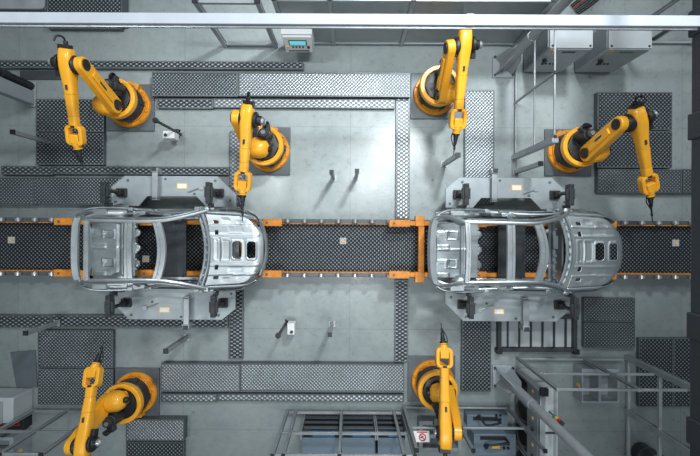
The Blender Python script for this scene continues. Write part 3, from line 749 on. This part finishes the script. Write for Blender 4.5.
# ------------------------------------------------------------------ console
x0, x1 = -1.62, -.90; yb, yf = YT - .04, 4.36
r = empty('control_console', (x0 / 2 + x1 / 2, yb, 0), 'white control console with a small cyan screen, at the top edge', 'control console')
m = MB(); m.loft([[V((x, yb, z)) for x, z in ((x0, .52), (x1, .52), (x1, 1.17), (x0, 1.17))], [V((x, y, z)) for x, y, z in ((x0, yf + .06, .52), (x1, yf + .06, .52), (x1, yf + .1, 1.17), (x0, yf + .1, 1.17))]])
m.build('housing', 'white', r, bevel=.012)
m = MB(); m.loft([[V(p) for p in ((x0 + .02, yf + .06, .54), (x1 - .02, yf + .06, .54), (x1 - .02, yf + .1, 1.12), (x0 + .02, yf + .1, 1.12))], [V(p) for p in ((x0 + .03, yf - .05, .55), (x1 - .03, yf - .05, .55), (x1 - .03, yf + .06, 1.10), (x0 + .03, yf + .06, 1.10))]])
fp = m.build('front_panel', 'white', r, bevel=.006)
nv = V((0, -1, .2)).normalized(); up = V((0, .11, .55)).normalized()
def onp(u, t, w, h, th, name, mm, par):
    c = V(((x0 + x1) / 2 + u, yf - .05 + .11 * t, .55 + .55 * t)) + nv * th * .5
    MB().obox(c, w, h, th, V((1, 0, 0)), nv).build(name, mm, par)
onp(-.0, .66, .42, .17, .012, 'screen_bezel', 'black', fp); onp(0, .66, .38, .13, .02, 'screen', 'screen', fp)
for k in range(4): onp(-.13 + .08 * k, .38, .04, .035, .02, 'button', 'charcoal', fp)
onp(-.25, .38, .05, .05, .025, 'button', 'amber', fp); onp(.24, .38, .06, .06, .03, 'knob', 'black', fp); onp(0, .12, .5, .03, .012, 'vent_slot', 'charcoal', fp)
for x in (x0 + .08, x1 - .12): MB().box(x - .05, x + .05, yb - .03, yb + .03, 1.17, 1.22).build('hinge', 'black', r)
for x in (x0 + .1, x1 - .1): MB().box(x - .03, x + .03, yb - .10, yb - .04, 0, .53).build('leg', 'alu', r)

# ------------------------------------------------------------------ tall cabinets top right
def tall_cab(pxa, pxb, label, strip):
    zt = 1.42; fy = P(550, 72, 0).y
    x0, x1 = P(pxa, 48, zt).x, P(pxb, 48, zt).x; fy = P(570, 48, zt).y
    r = empty('electrical_cabinet', ((x0 + x1) / 2, fy, 0), label, 'cabinet', 'grey electrical cabinets at top right')
    b = MB().box(x0, x1, fy, fy + .60, 0.04, zt).build('housing', 'cabinet', r, bevel=.008)
    MB().box(x0 + .03, x1 - .03, fy + .03, fy + .6, 0, .04).build('plinth', 'charcoal', r)
    dr = MB().box(x0 + .015, x1 - .015, fy - .02, fy, .08, zt - .03).build('door', 'cabinet', r, bevel=.006)
    MB().box(x0 + .36, x0 + .66, fy - .03, fy - .02, 1.22, 1.28).build('name_plate', strip, dr)
    MB().box(x0 + .10, x0 + .20, fy - .03, fy - .02, 1.2, 1.32).build('warning_sticker', 'amber', dr)
    m = MB(); m.cyl(V((x0 + .14, fy - .02, .86)), V((x0 + .14, fy - .09, .86)), .045, seg=12); m.box(x0 + .11, x0 + .17, fy - .12, fy - .08, .76, .96); m.build('main_switch', 'black', dr)
    for k in range(3): MB().cyl(V((x0 + .30 + .09 * k, fy - .02, .62)), V((x0 + .30 + .09 * k, fy - .045, .62)), .025, seg=10).build('button', 'black', dr)
    for x, y in ((x0 + .06, fy + .05), (x1 - .06, fy + .05)): MB().cyl(V((x, y, zt)), V((x, y, zt + .012)), .025, seg=8).build('lifting_bolt', 'black', r)
    MB().box(x0 - .012, x0, fy + .22, fy + .34, .95, 1.15).build('side_socket', 'black', r)
    MB().box(x0 - .02, x0, fy + .04, fy + .6, .1, 1.36).build('side_panel', 'caboxide', r)
tall_cab(550, 593, 'tall grey electrical cabinet at top right, nearer the column', 'charcoal')
tall_cab(609, 652, 'tall grey electrical cabinet at top right, nearer the dark girder', 'green')
# cable bundles behind cabinets, on the floor
for pts, n, mm, lb in ((((600, 4), (640, -12)), 4, 'redcab', ''),): pass
def bundle(a, b, z, n, label, sp=.05):
    a, b = P(*a, z), P(*b, z); d = (b - a).normalized(); nn = V((-d.y, d.x, 0)); r = empty('cable_bundle', (a.x, a.y, 0), label, 'cables', 'cable bundles at the top right')
    for k in range(n):
        o = nn * (k - n / 2) * sp
        MB().tube([a + o - V((0, 0, z - .05)), (a + b) / 2 + o * 1.1 - V((0, 0, z - .05)), b + o - V((0, 0, z - .05))], .018, 6).build('cable', ('rubber', 'rubber', 'charcoal', 'charcoal', 'redcab')[k % 5], r)
bundle((522, 8), (556, -14), .1, 8, 'dark and red cables running over the floor behind the top column')
bundle((575, 8), (602, -12), .1, 7, 'dark and red cables behind the gap between the tall cabinets')
#bundle((489, 46), (497, 54), .1, 3, 'dark cables running down beside the top column base', .07)
m = MB(); q = [P(655, 38, .1), P(695, 12, .1)]; m.tube([V((p.x, p.y, .05)) for p in q], .05, 6)
o = m.build('floor_pipe', 'charcoal'); tag(o, 'dark pipe lying diagonally at the top right corner', 'pipe')

# ------------------------------------------------------------------ bottom racks
for i, (a, b, lb) in enumerate(((303, 340, 'left'), (343, 376, 'middle'), (379, 406, 'right'))):
    zt = .8; yf = -4.91; x0, x1 = (a - 350) * (H - zt) / F, (b - 350) * (H - zt) / F
    r = empty('storage_rack', ((x0 + x1) / 2, yf - .3, 0), lb + ' blue grey rack with dark shelves behind the bottom centre fence', 'rack', 'racks at the bottom edge')
    MB().box(x0, x1, yf - .9, yf - .12, .04, zt).build('cabinet_box', 'bluegrey', r, bevel=.01)
    MB().box(x0 + .02, x1 - .02, yf - .8, yf - .2, 0, .04).build('plinth', 'charcoal', r)
    for z in (.12, .34, .56):
        MB().box(x0 + .02, x1 - .02, yf - .12, yf + .06 - z * .05, z, z + .04).build('shelf', 'charcoal', r)
        MB().box(x0 + .02, x1 - .02, yf + .05 - z * .05, yf + .075 - z * .05, z, z + .08).build('shelf_lip', 'aludark', r)
    MB().box(x0 + .03, x1 - .03, yf - .12, yf - .10, .05, .78).build('back_sheet', 'black', r)
    MB().box(x0 + .18, x1 - .12, yf - .11, yf - .02, .62, .72).build('bin', 'blue', r, bevel=.01)
    MB().box(x0 + .25, x1 - .10, yf - .11, yf - .04, .73, .79).build('bin', 'blue', r, bevel=.01)
    for x in (x0 - .03, x1 + .0):
        MB().box(x, x + .03, yf - .14, yf + .08, 0, .86).build('upright', 'alu', r)
# control boxes bottom
def cbox(pxs, pys, z, label, seed):
    a, b = P(pxs[0], pys[0], z), P(pxs[1], pys[1], z)
    x0, x1, y0, y1 = a.x, b.x, b.y, a.y
    r = empty('control_box', ((x0 + x1) / 2, (y0 + y1) / 2, 0), label, 'control box', 'blue grey control boxes')
    MB().box(x0, x1, y0, y1, 0, z).build('housing', 'bluegrey', r, bevel=.015)
    MB().box(x0 + .15, x1 - .25, y1 - .13, y1 - .05, z, z + .02).build('handle_recess', 'black', r)
    m = MB(); m.tube(smooth_path([V((x0 + .28, y0 + .25, z)), V((x0 + .28, y0 + .34, z + .14)), V((x0 + .42, y1 - .16, z + .2)), V((x0 + .75, y1 - .12, z + .18)), V((x1 - .25, y1 - .12, z + .12)), V((x1 - .25, y1 - .12, z))], 5), .028, 8)
    m.cyl(V((x0 + .28, y0 + .25, z)), V((x0 + .28, y0 + .25, z + .08)), .05, seg=10); m.build('cable_handle', 'black', r)
    m = MB()
    for dx in (.0, .1):
        for dy in (0, .1): m.cyl(V((x1 - .3 + dx, y0 + .2 + dy, z)), V((x1 - .3 + dx, y0 + .2 + dy, z + .03)), .035, seg=8)
    m.build('connector', 'black', r)
    MB().box((x0 + x1) / 2 - .08, (x0 + x1) / 2 + .12, y0 + .18, y0 + .25, z, z + .006).build('warning_sticker', 'amber', r)
cbox((467, 508), (414.8, 427), .3, 'blue grey control box right of the bottom centre robot, farther from the edge', 1)
cbox((474, 516), (434, 456), .6, 'blue grey control box at the bottom edge right of the bottom centre robot', 2)
# low open machine base behind bottom-centre robot
r = empty('machine_base', P(440, 432), 'low grey open frame behind the bottom centre robot', 'machine base')
a, b = P(419, 421, .3), P(462, 452, .3)
m = MB(); m.box(a.x, a.x + .1, b.y, a.y, 0, .3); m.box(b.x - .1, b.x, b.y, a.y, 0, .3); m.box(a.x + .1, b.x - .1, a.y - .1, a.y, 0, .3); m.box(a.x + .1, b.x - .1, b.y, b.y + .1, 0, .3); m.box(a.x + .1, b.x - .1, (a.y + b.y) / 2 - .05, (a.y + b.y) / 2 + .05, 0, .3)
m.build('base_frame', 'caboxide', r, bevel=.008); MB().box(a.x + .1, b.x - .1, b.y + .1, a.y - .1, 0, .1).build('base_tray', 'mount', r)
# warning sign on fence
s = P(423, 436, 1.1); y = YB + .045
r = empty('warning_sign', (s.x, y, .95), 'small white no touching sign with a red circle, on the bottom fence', 'sign')
hs = .19
pl = MB().box(s.x - .21, s.x + .17, y, y + .012, .82, 1.12)
# the sign leans back towards the ceiling so it can be read from above
def tilt(c, hx, hy, off, n_=V((0, .35, 1)).normalized()):
    return c + V((hx, 0, 0)) + V((0, 1, -.35)).normalized() * hy + n_ * off
pl.b.free(); sc = V((s.x, YB - .0, 1.29)); sc.y = P(423, 436.5, 1.29).y; sc.x = P(421.5, 436, 1.29).x
m = MB(); m.loft([[tilt(sc, a_, b_, o_) for a_, b_ in ((-.18, -.115), (.18, -.115), (.18, .115), (-.18, .115))] for o_ in (-.008, .004)]); sp = m.build('sign_board', 'white', r)
n_ = V((0, .35, 1)).normalized()
m = MB(); m.loft([[tilt(sc, a_, b_, o_) for a_, b_ in ((-.10, .075), (.14, .075), (.14, .105), (-.10, .105))] for o_ in (.004, .008)]); m.build('red_strip', 'red', sp)
MB().ring(tilt(sc, .02, -.015, .004), n_, .055, .085, .005, 24).build('red_ring', 'red', sp)
m = MB(); u_ = V((1, 0, 0)); v_ = V((0, 1, -.35)).normalized(); m.obox(tilt(sc, .02, -.015, .007), .14, .022, .004, (u_ - v_), n_); m.build('red_slash', 'red', sp)
m = MB(); m.obox(tilt(sc, .01, -.02, .005), .07, .03, .003, u_, n_); m.obox(tilt(sc, .03, -.005, .005), .03, .05, .003, u_, n_); m.build('hand_symbol', 'black', sp)
MB().box(sc.x - .03, sc.x + .03, sc.y - .03, YB + .02, 1.13, 1.25).build('sign_bracket', 'alu', r)

# ------------------------------------------------------------------ dark equipment cabinet lower right
x0, x1, y1, y0 = 4.27, 4.72, -3.60, -6.2; zt = 1.35
r = empty('equipment_cabinet', ((x0 + x1) / 2, -4.6, 0), 'long pale cabinet with dark open side full of cables, right of the lower column', 'cabinet')
MB().box(x0 + .06, x1, y0, y1, .03, zt).build('housing', 'cabinet', r, bevel=.01)
MB().box(x0 + .1, x1 - .05, y0 + .05, y1 - .05, 0, .03).build('plinth', 'charcoal', r)
yy = y1
for k in range(4):
    ya, yb2 = y1 - .04 - k * .62, y1 - .04 - k * .62 - .56
    fr = MB().box(x0 + .02, x0 + .06, yb2, ya, .08, zt - .06).build('side_panel', 'caboxide', r, bevel=.006)
    MB().box(x0 + .005, x0 + .02, yb2 + .06, ya - .06, .15 + .1 * (k % 2), .75).build('recess', 'black', fr)
    m = MB(); m.tube(smooth_path([V((x0 - .0, ya - .12, .3)), V((x0 - .10, ya - .16, .45)), V((x0 - .10, ya - .34, .6)), V((x0, ya - .42, .7))], 4), .03, 6)
    m.tube(smooth_path([V((x0 - .0, ya - .22, .25)), V((x0 - .08, ya - .28, .4)), V((x0 - .0, ya - .45, .5))], 4), .025, 6); (m.build('hose', 'rubber', fr) if k else m.b.free())
    MB().box(x0 + .005, x0 + .02, ya - .18, ya - .13, 1.0, 1.07).build('warning_sticker', 'amber', fr)
    MB().cyl(V((x0 + .02, ya - .4, 1.08)), V((x0 - .03, ya - .4, 1.08)), .035, seg=10).build('knob', 'black', fr)
m = MB(); m.box(x0 + .02, x0 + .14, y0, y1 + .02, zt, zt + .06); m.build('top_profile', 'alu', r, bevel=.006)
MB().box(x0 + .0, x0 + .16, y1 - .12, y1 + .05, zt + .06, zt + .16).build('corner_bracket', 'black', r)
MB().box(x1 - .1, x1 - .04, y0, y1, zt, zt + .02).build('top_seam', 'alu', r)
MB().box(x0 + .15, x1 - .02, y1 - 1.02, y1 - .98, zt, zt + .02).build('top_seam', 'charcoal', r)
# stack light
b = V((4.52, -4.12, zt + .001)); r = empty('signal_tower', b, 'signal lamp with green and amber lenses, on the pale cabinet at lower right', 'signal lamp')
MB().cyl(b, b + V((0, 0, .22)), .016, seg=8).build('pole', 'black', r)
for z, h_, mm, nn in ((.22, .10, 'green', 'green_lens'), (.32, .10, 'amber', 'amber_lens'), (.42, .10, 'red', 'red_lens'), (.52, .07, 'charcoal', 'lamp_cap')):
    MB().lathe(b + V((0, 0, z)), V((0, 0, 1)), [(0, .045), (h_ * .85, .045), (h_, .038)], 14).build(nn, mm, r)
# open crate
a, b = P(582, 369, .42), P(619, 403, .42)
r = empty('open_crate', ((a.x + b.x) / 2, (a.y + b.y) / 2, 0), 'open two bay grey crate on the floor behind the lower right fence', 'crate')
m = MB(); x0, x1, y0, y1 = a.x, b.x, b.y, a.y; t = .035
m.box(x0, x1, y0, y1, 0, .03); m.box(x0, x0 + t, y0, y1, .03, .42); m.box(x1 - t, x1, y0, y1, .03, .42); m.box(x0 + t, x1 - t, y0, y0 + t, .03, .42); m.box(x0 + t, x1 - t, y1 - t * 3, y1, .03, .42)
m.build('crate_box', 'caboxide', r, bevel=.006); xm = x0 + (x1 - x0) * .48
MB().box(xm - .03, xm + .03, y0 + t, y1 - t * 3, .03, .42).build('divider', 'caboxide', r)
MB().box(x0 - .012, x0, y1 - .5, y1 - .42, .2, .34).build('side_sticker', 'amber', r)
# dark drum
c = P(640, 447, .6); c = V((7.05 - .45, c.y - .1, 0)); c = V((7.55, -5.75, 0))
r = empty('waste_drum', c, 'dark round drum with bluish lid at the bottom right', 'drum')
MB().lathe(c, V((0, 0, 1)), [(0, .24), (.03, .25), (.27, .25), (.29, .265), (.31, .25), (.55, .25), (.57, .27), (.60, .27)], 28).build('drum_body', 'charcoal', r)
MB().lathe(c + V((0, 0, .60)), V((0, 0, 1)), [(0, .25), (.03, .24), (.035, .18)], 28).build('lid', 'mount', r)
# barred grate
a, b = P(498, 315, .14), P(577, 352, .14)
x0, x1, y0, y1 = a.x, b.x, b.y, a.y
r = empty('barred_grate', ((x0 + x1) / 2, (y0 + y1) / 2, 0), 'black framed floor grate with upright bars below the right car', 'grate')
m = MB(); m.box(x0, x0 + .09, y0, y1, 0, .16); m.box(x1 - .09, x1, y0, y1, 0, .16); m.box(x0 + .09, x1 - .09, y0, y0 + .09, 0, .16); m.box(x0 + .09, x1 - .09, y1 - .09, y1, 0, .16)
m.build('frame', 'charcoal', r, bevel=.008)
MB().box(x0 + .1, x1 - .1, y0 + .1, y1 - .1, .0, .05).build('bed', 'cabinet', r)
for k in range(6):
    x = x0 + .09 + (x1 - x0 - .18) * (k + .6) / 6.2
    MB().box(x - .014, x + .014, y0 + .09, y1 - .09, .06, .13).build('bar', 'charcoal', r)
for x in (x0 - .04, x1 - .10): MB().box(x, x + .14, y0 - .05, y0 + .07, .0, .2).build('corner_foot', 'black', r, bevel=.006)

# ------------------------------------------------------------------ light barrier posts
def post(px, py, h, label, w=.10, zb=0):
    b = P(px, py, 0); r = empty('sensor_post', b, label, 'sensor post', 'slim grey sensor posts')
    MB().box(b.x - .08, b.x + .08, b.y - .08, b.y + .08, zb, zb + .02).build('foot', 'alu', r)
    p = MB().box(b.x - w / 2, b.x + w / 2, b.y - w / 2, b.y + w / 2, zb + .02, h).build('profile', 'alu', r, bevel=.008)
    MB().box(b.x - .012, b.x + .012, b.y - w / 2 - .003, b.y - w / 2, .05, h).build('slot', 'aludark', p)
    MB().box(b.x - w / 2 - .005, b.x + w / 2 + .005, b.y - w / 2 - .005, b.y + w / 2 + .005, h, h + .03).build('cap', 'black', r)
post(50, 142.6, 1.15, 'sensor post at the left edge, leaning over the square dark plates')
post(60, 322, 1.1, 'sensor post standing on the left grating strip below the conveyor', zb=.105)
post(187, 337, 1.2, 'sensor post on open floor above the lower studded plate')
post(333.5, 178, 1.1, 'sensor post between conveyor and upper strip, left of two', .09)
post(356.2, 177, 1.1, 'sensor post between conveyor and upper strip, right of two', .09)
post(332, 323.5, 1.1, 'sensor post below the conveyor in the middle, right of the white sensor box', .09)
post(444, 164.5, 1.35, 'sensor post beneath the tool of the top centre robot')
post(516, 172, 1.35, 'sensor post behind the upper right fixture table, below the slim fence')
# white sensor boxes
def sbox(bx, by, ex, ey, w, d, label, arm):
    b = P(bx, by, 0); c = P(ex, ey, .42)
    r = empty('camera_box', (c.x, c.y, 0), label, 'camera box', 'white camera boxes on the floor')
    h = MB().box(c.x - w / 2, c.x + w / 2, c.y - d / 2, c.y + d / 2, .15, .42).build('housing', 'white', r, bevel=.01)
    q = P(arm[2], arm[3], .425); MB().cyl(V((q.x, q.y, .42)), V((q.x, q.y, .44)), .04, seg=14).build('lens', 'black', h)
    MB().box(c.x - .05, c.x + .05, c.y - .05, c.y + .05, 0, .15).build('stand', 'alu', r)
    a0 = P(arm[0], arm[1], .9); 
    m = MB(); g = V((b.x, b.y, 0)); m.box(g.x - .025, g.x + .025, g.y - .025, g.y + .025, 0, 1.35); p = m.build('post', 'charcoal', r, bevel=.004)
    m = MB(); m.cyl(V((g.x, g.y, 1.35)), V((g.x, g.y, 1.40)), .065, seg=12); m.build('post_cap', 'black', p)
    e = V((c.x, c.y, .3)); m = MB(); m.tube(smooth_path([V((g.x, g.y + .0, .5)), g + (c - g) * .1 + V((0, .06, .25)), g + (V((c.x, c.y, 0)) - g) * -.15 + V((.0, .05, .12)), V((c.x, c.y, .2))], 5), .02, 6); m.build('cable', 'rubber', r)
    return r
sbox(181, 134.5, 168.5, 134.5, .29, .19, 'white camera box with black cable right of the top left robot', (156, 124, 165.5, 135))
sbox(287.5, 321.5, 290.8, 329.0, .18, .29, 'white camera box with black cable below the conveyor, left of a sensor post', (282, 336, 291.5, 332))

# ------------------------------------------------------------------ left side machines
b = P(34, 94, 0); r = empty('side_machine', b, 'grey upright machine with black motor at the left edge, upper half', 'machine')
MB().box(b.x - .08, b.x + .08, b.y - .34, b.y + .30, 0, .06).build('base_plate', 'caboxide', r, bevel=.008)
MB().box(b.x - .14, b.x + .06, b.y - .30, b.y + .05, .06, 1.45).build('housing', 'caboxide', r, bevel=.015)
m = MB(); m.cyl(b + V((-.03, .18, .06)), b + V((-.03, .18, .8)), .10, seg=14); m.cyl(b + V((-.03, .18, .8)), b + V((-.03, .18, 1.0)), .12, seg=14); m.cyl(b + V((-.03, .18, 1.0)), b + V((-.03, .18, 1.5)), .08, seg=14); m.build('motor', 'black', r)
a = P(-20, 5, .45); x1 = P(40, 5, .45).x
r = empty('floor_tray', ((x1 - 1), a.y, 0), 'grey shallow tray with raised rim at the top left corner', 'tray')
y0, x0, y1 = a.y, a.x - .8, a.y + .8
MB().box(x0, x1, y0, y1, 0, .25).build('tray_body', 'mount', r, bevel=.05, seg=3)
m = MB(); m.prism(rrect(x1 - x0, y1 - y0, .1, 4), V(((x0 + x1) / 2, (y0 + y1) / 2, .27)), V((1, 0, 0)), V((0, 1, 0)), V((0, 0, 1)), .05); m.build('rim', 'alu', r)
# bottom-left cabinet with red cables
bx = P(33, 388, 0)
x1, y1 = bx.x, bx.y; zt = .62
r = empty('cable_cabinet', (x1 - .6, y1 - .3, 0), 'pale cabinet at the left edge with red cables beneath it', 'cabinet')
MB().box(x1 - 1.6, x1, y1 - .62, y1, .0, zt).build('housing', 'cabinet', r, bevel=.015)
MB().box(x1 - 1.5, x1 - .25, y1 - .62, y1 - .10, zt, zt + .35).build('upper_box', 'cabinet', r, bevel=.015)
m = MB(); m.box(x1 - 1.4, x1 - .02, y1 - .95, y1 - .62, .0, .25); m.build('cable_trough', 'black', r)
for k in range(6): MB().tube(smooth_path([V((x1 - 1.3, y1 - .72 - .035 * k, .27)), V((x1 - .9, y1 - .68 - .035 * k, .32)), V((x1 - .5, y1 - .74 - .03 * k, .28)), V((x1 - .1, y1 - .70 - .03 * k, .27))], 5), .018, 6).build('cable', 'redcab' if k % 2 == 0 else 'rubber', r)
r = empty('drawer_unit', (x1 - .7, y1 - 1.3, 0), 'grey open drawer unit at the bottom left corner', 'drawer unit')
ya = y1 - 1.0
MB().box(x1 - 1.5, x1 - .05, ya - 1.0, ya, 0, .1).build('base', 'caboxide', r)
for dx0, dx1, dy0, dy1 in ((-1.5, -.05, -.08, 0), (-.15, -.05, -.9, -.08), (-1.5, -.15, -.5, -.42), (-1.5, -.05, -1.0, -.9)):
    MB().box(x1 + dx0, x1 + dx1, ya + dy0, ya + dy1, .1, .55).build('side_panel', 'caboxide', r, bevel=.006)
MB().box(x1 - .05, x1 - .03, ya - .5, ya - .4, .3, .45).build('sticker', 'amber', r)

# ------------------------------------------------------------------ camera and light
cam = bpy.data.cameras.new('camera'); co = bpy.data.objects.new('camera', cam); C.objects.link(co)
co.location = (0, 0, H); co.rotation_euler = (0, 0, ROLL); cam.sensor_width = 36; cam.lens = F / 700 * 36; cam.clip_end = 60
bpy.context.scene.camera = co
def area(x, y, z, sx, sy, p, col=(1, 1, 1), tgt=None, spread=115):
    l = bpy.data.lights.new('hall_or_fill_lamp', 'AREA'); l.shape = 'RECTANGLE'; l.size = sx; l.size_y = sy; l.energy = p; l.color = col; l.spread = math.radians(spread)
    o = bpy.data.objects.new('hall_or_fill_lamp', l); C.objects.link(o); o.location = (x, y, z)
    if tgt: o.rotation_euler = (V(tgt) - V((x, y, z))).to_track_quat('-Z', 'Y').to_euler()
    return o
cool = (.93, .98, 1.0)
area(4.0, 8.6, 11.6, 1.3, 1.3, 640, cool, (.0, 2.0, 0))
for x, y, p in ((1.8, 4.4, 300), (-6.5, 5.0, 200), (.8, -5.2, 95), (-8.5, -4.8, 90), (10.4, 6, 90)):
    area(x, y, 11.8, 2.6, .5, p, cool)
area(0, -3.6, 12.2, 10, 1.6, 230, cool, None, 150)  # wide unseen fill light, added overhead to soften the fixture table shadows
w = bpy.data.worlds.new('hall_air'); bpy.context.scene.world = w; w.use_nodes = True
w.node_tree.nodes['Background'].inputs[0].default_value = (.66, .78, .85, 1); w.node_tree.nodes['Background'].inputs[1].default_value = .2
vs = bpy.context.scene.view_settings; vs.view_transform = 'Standard'; vs.look = 'None'; vs.gamma = 1; vs.exposure = .12; vs.use_curve_mapping = False
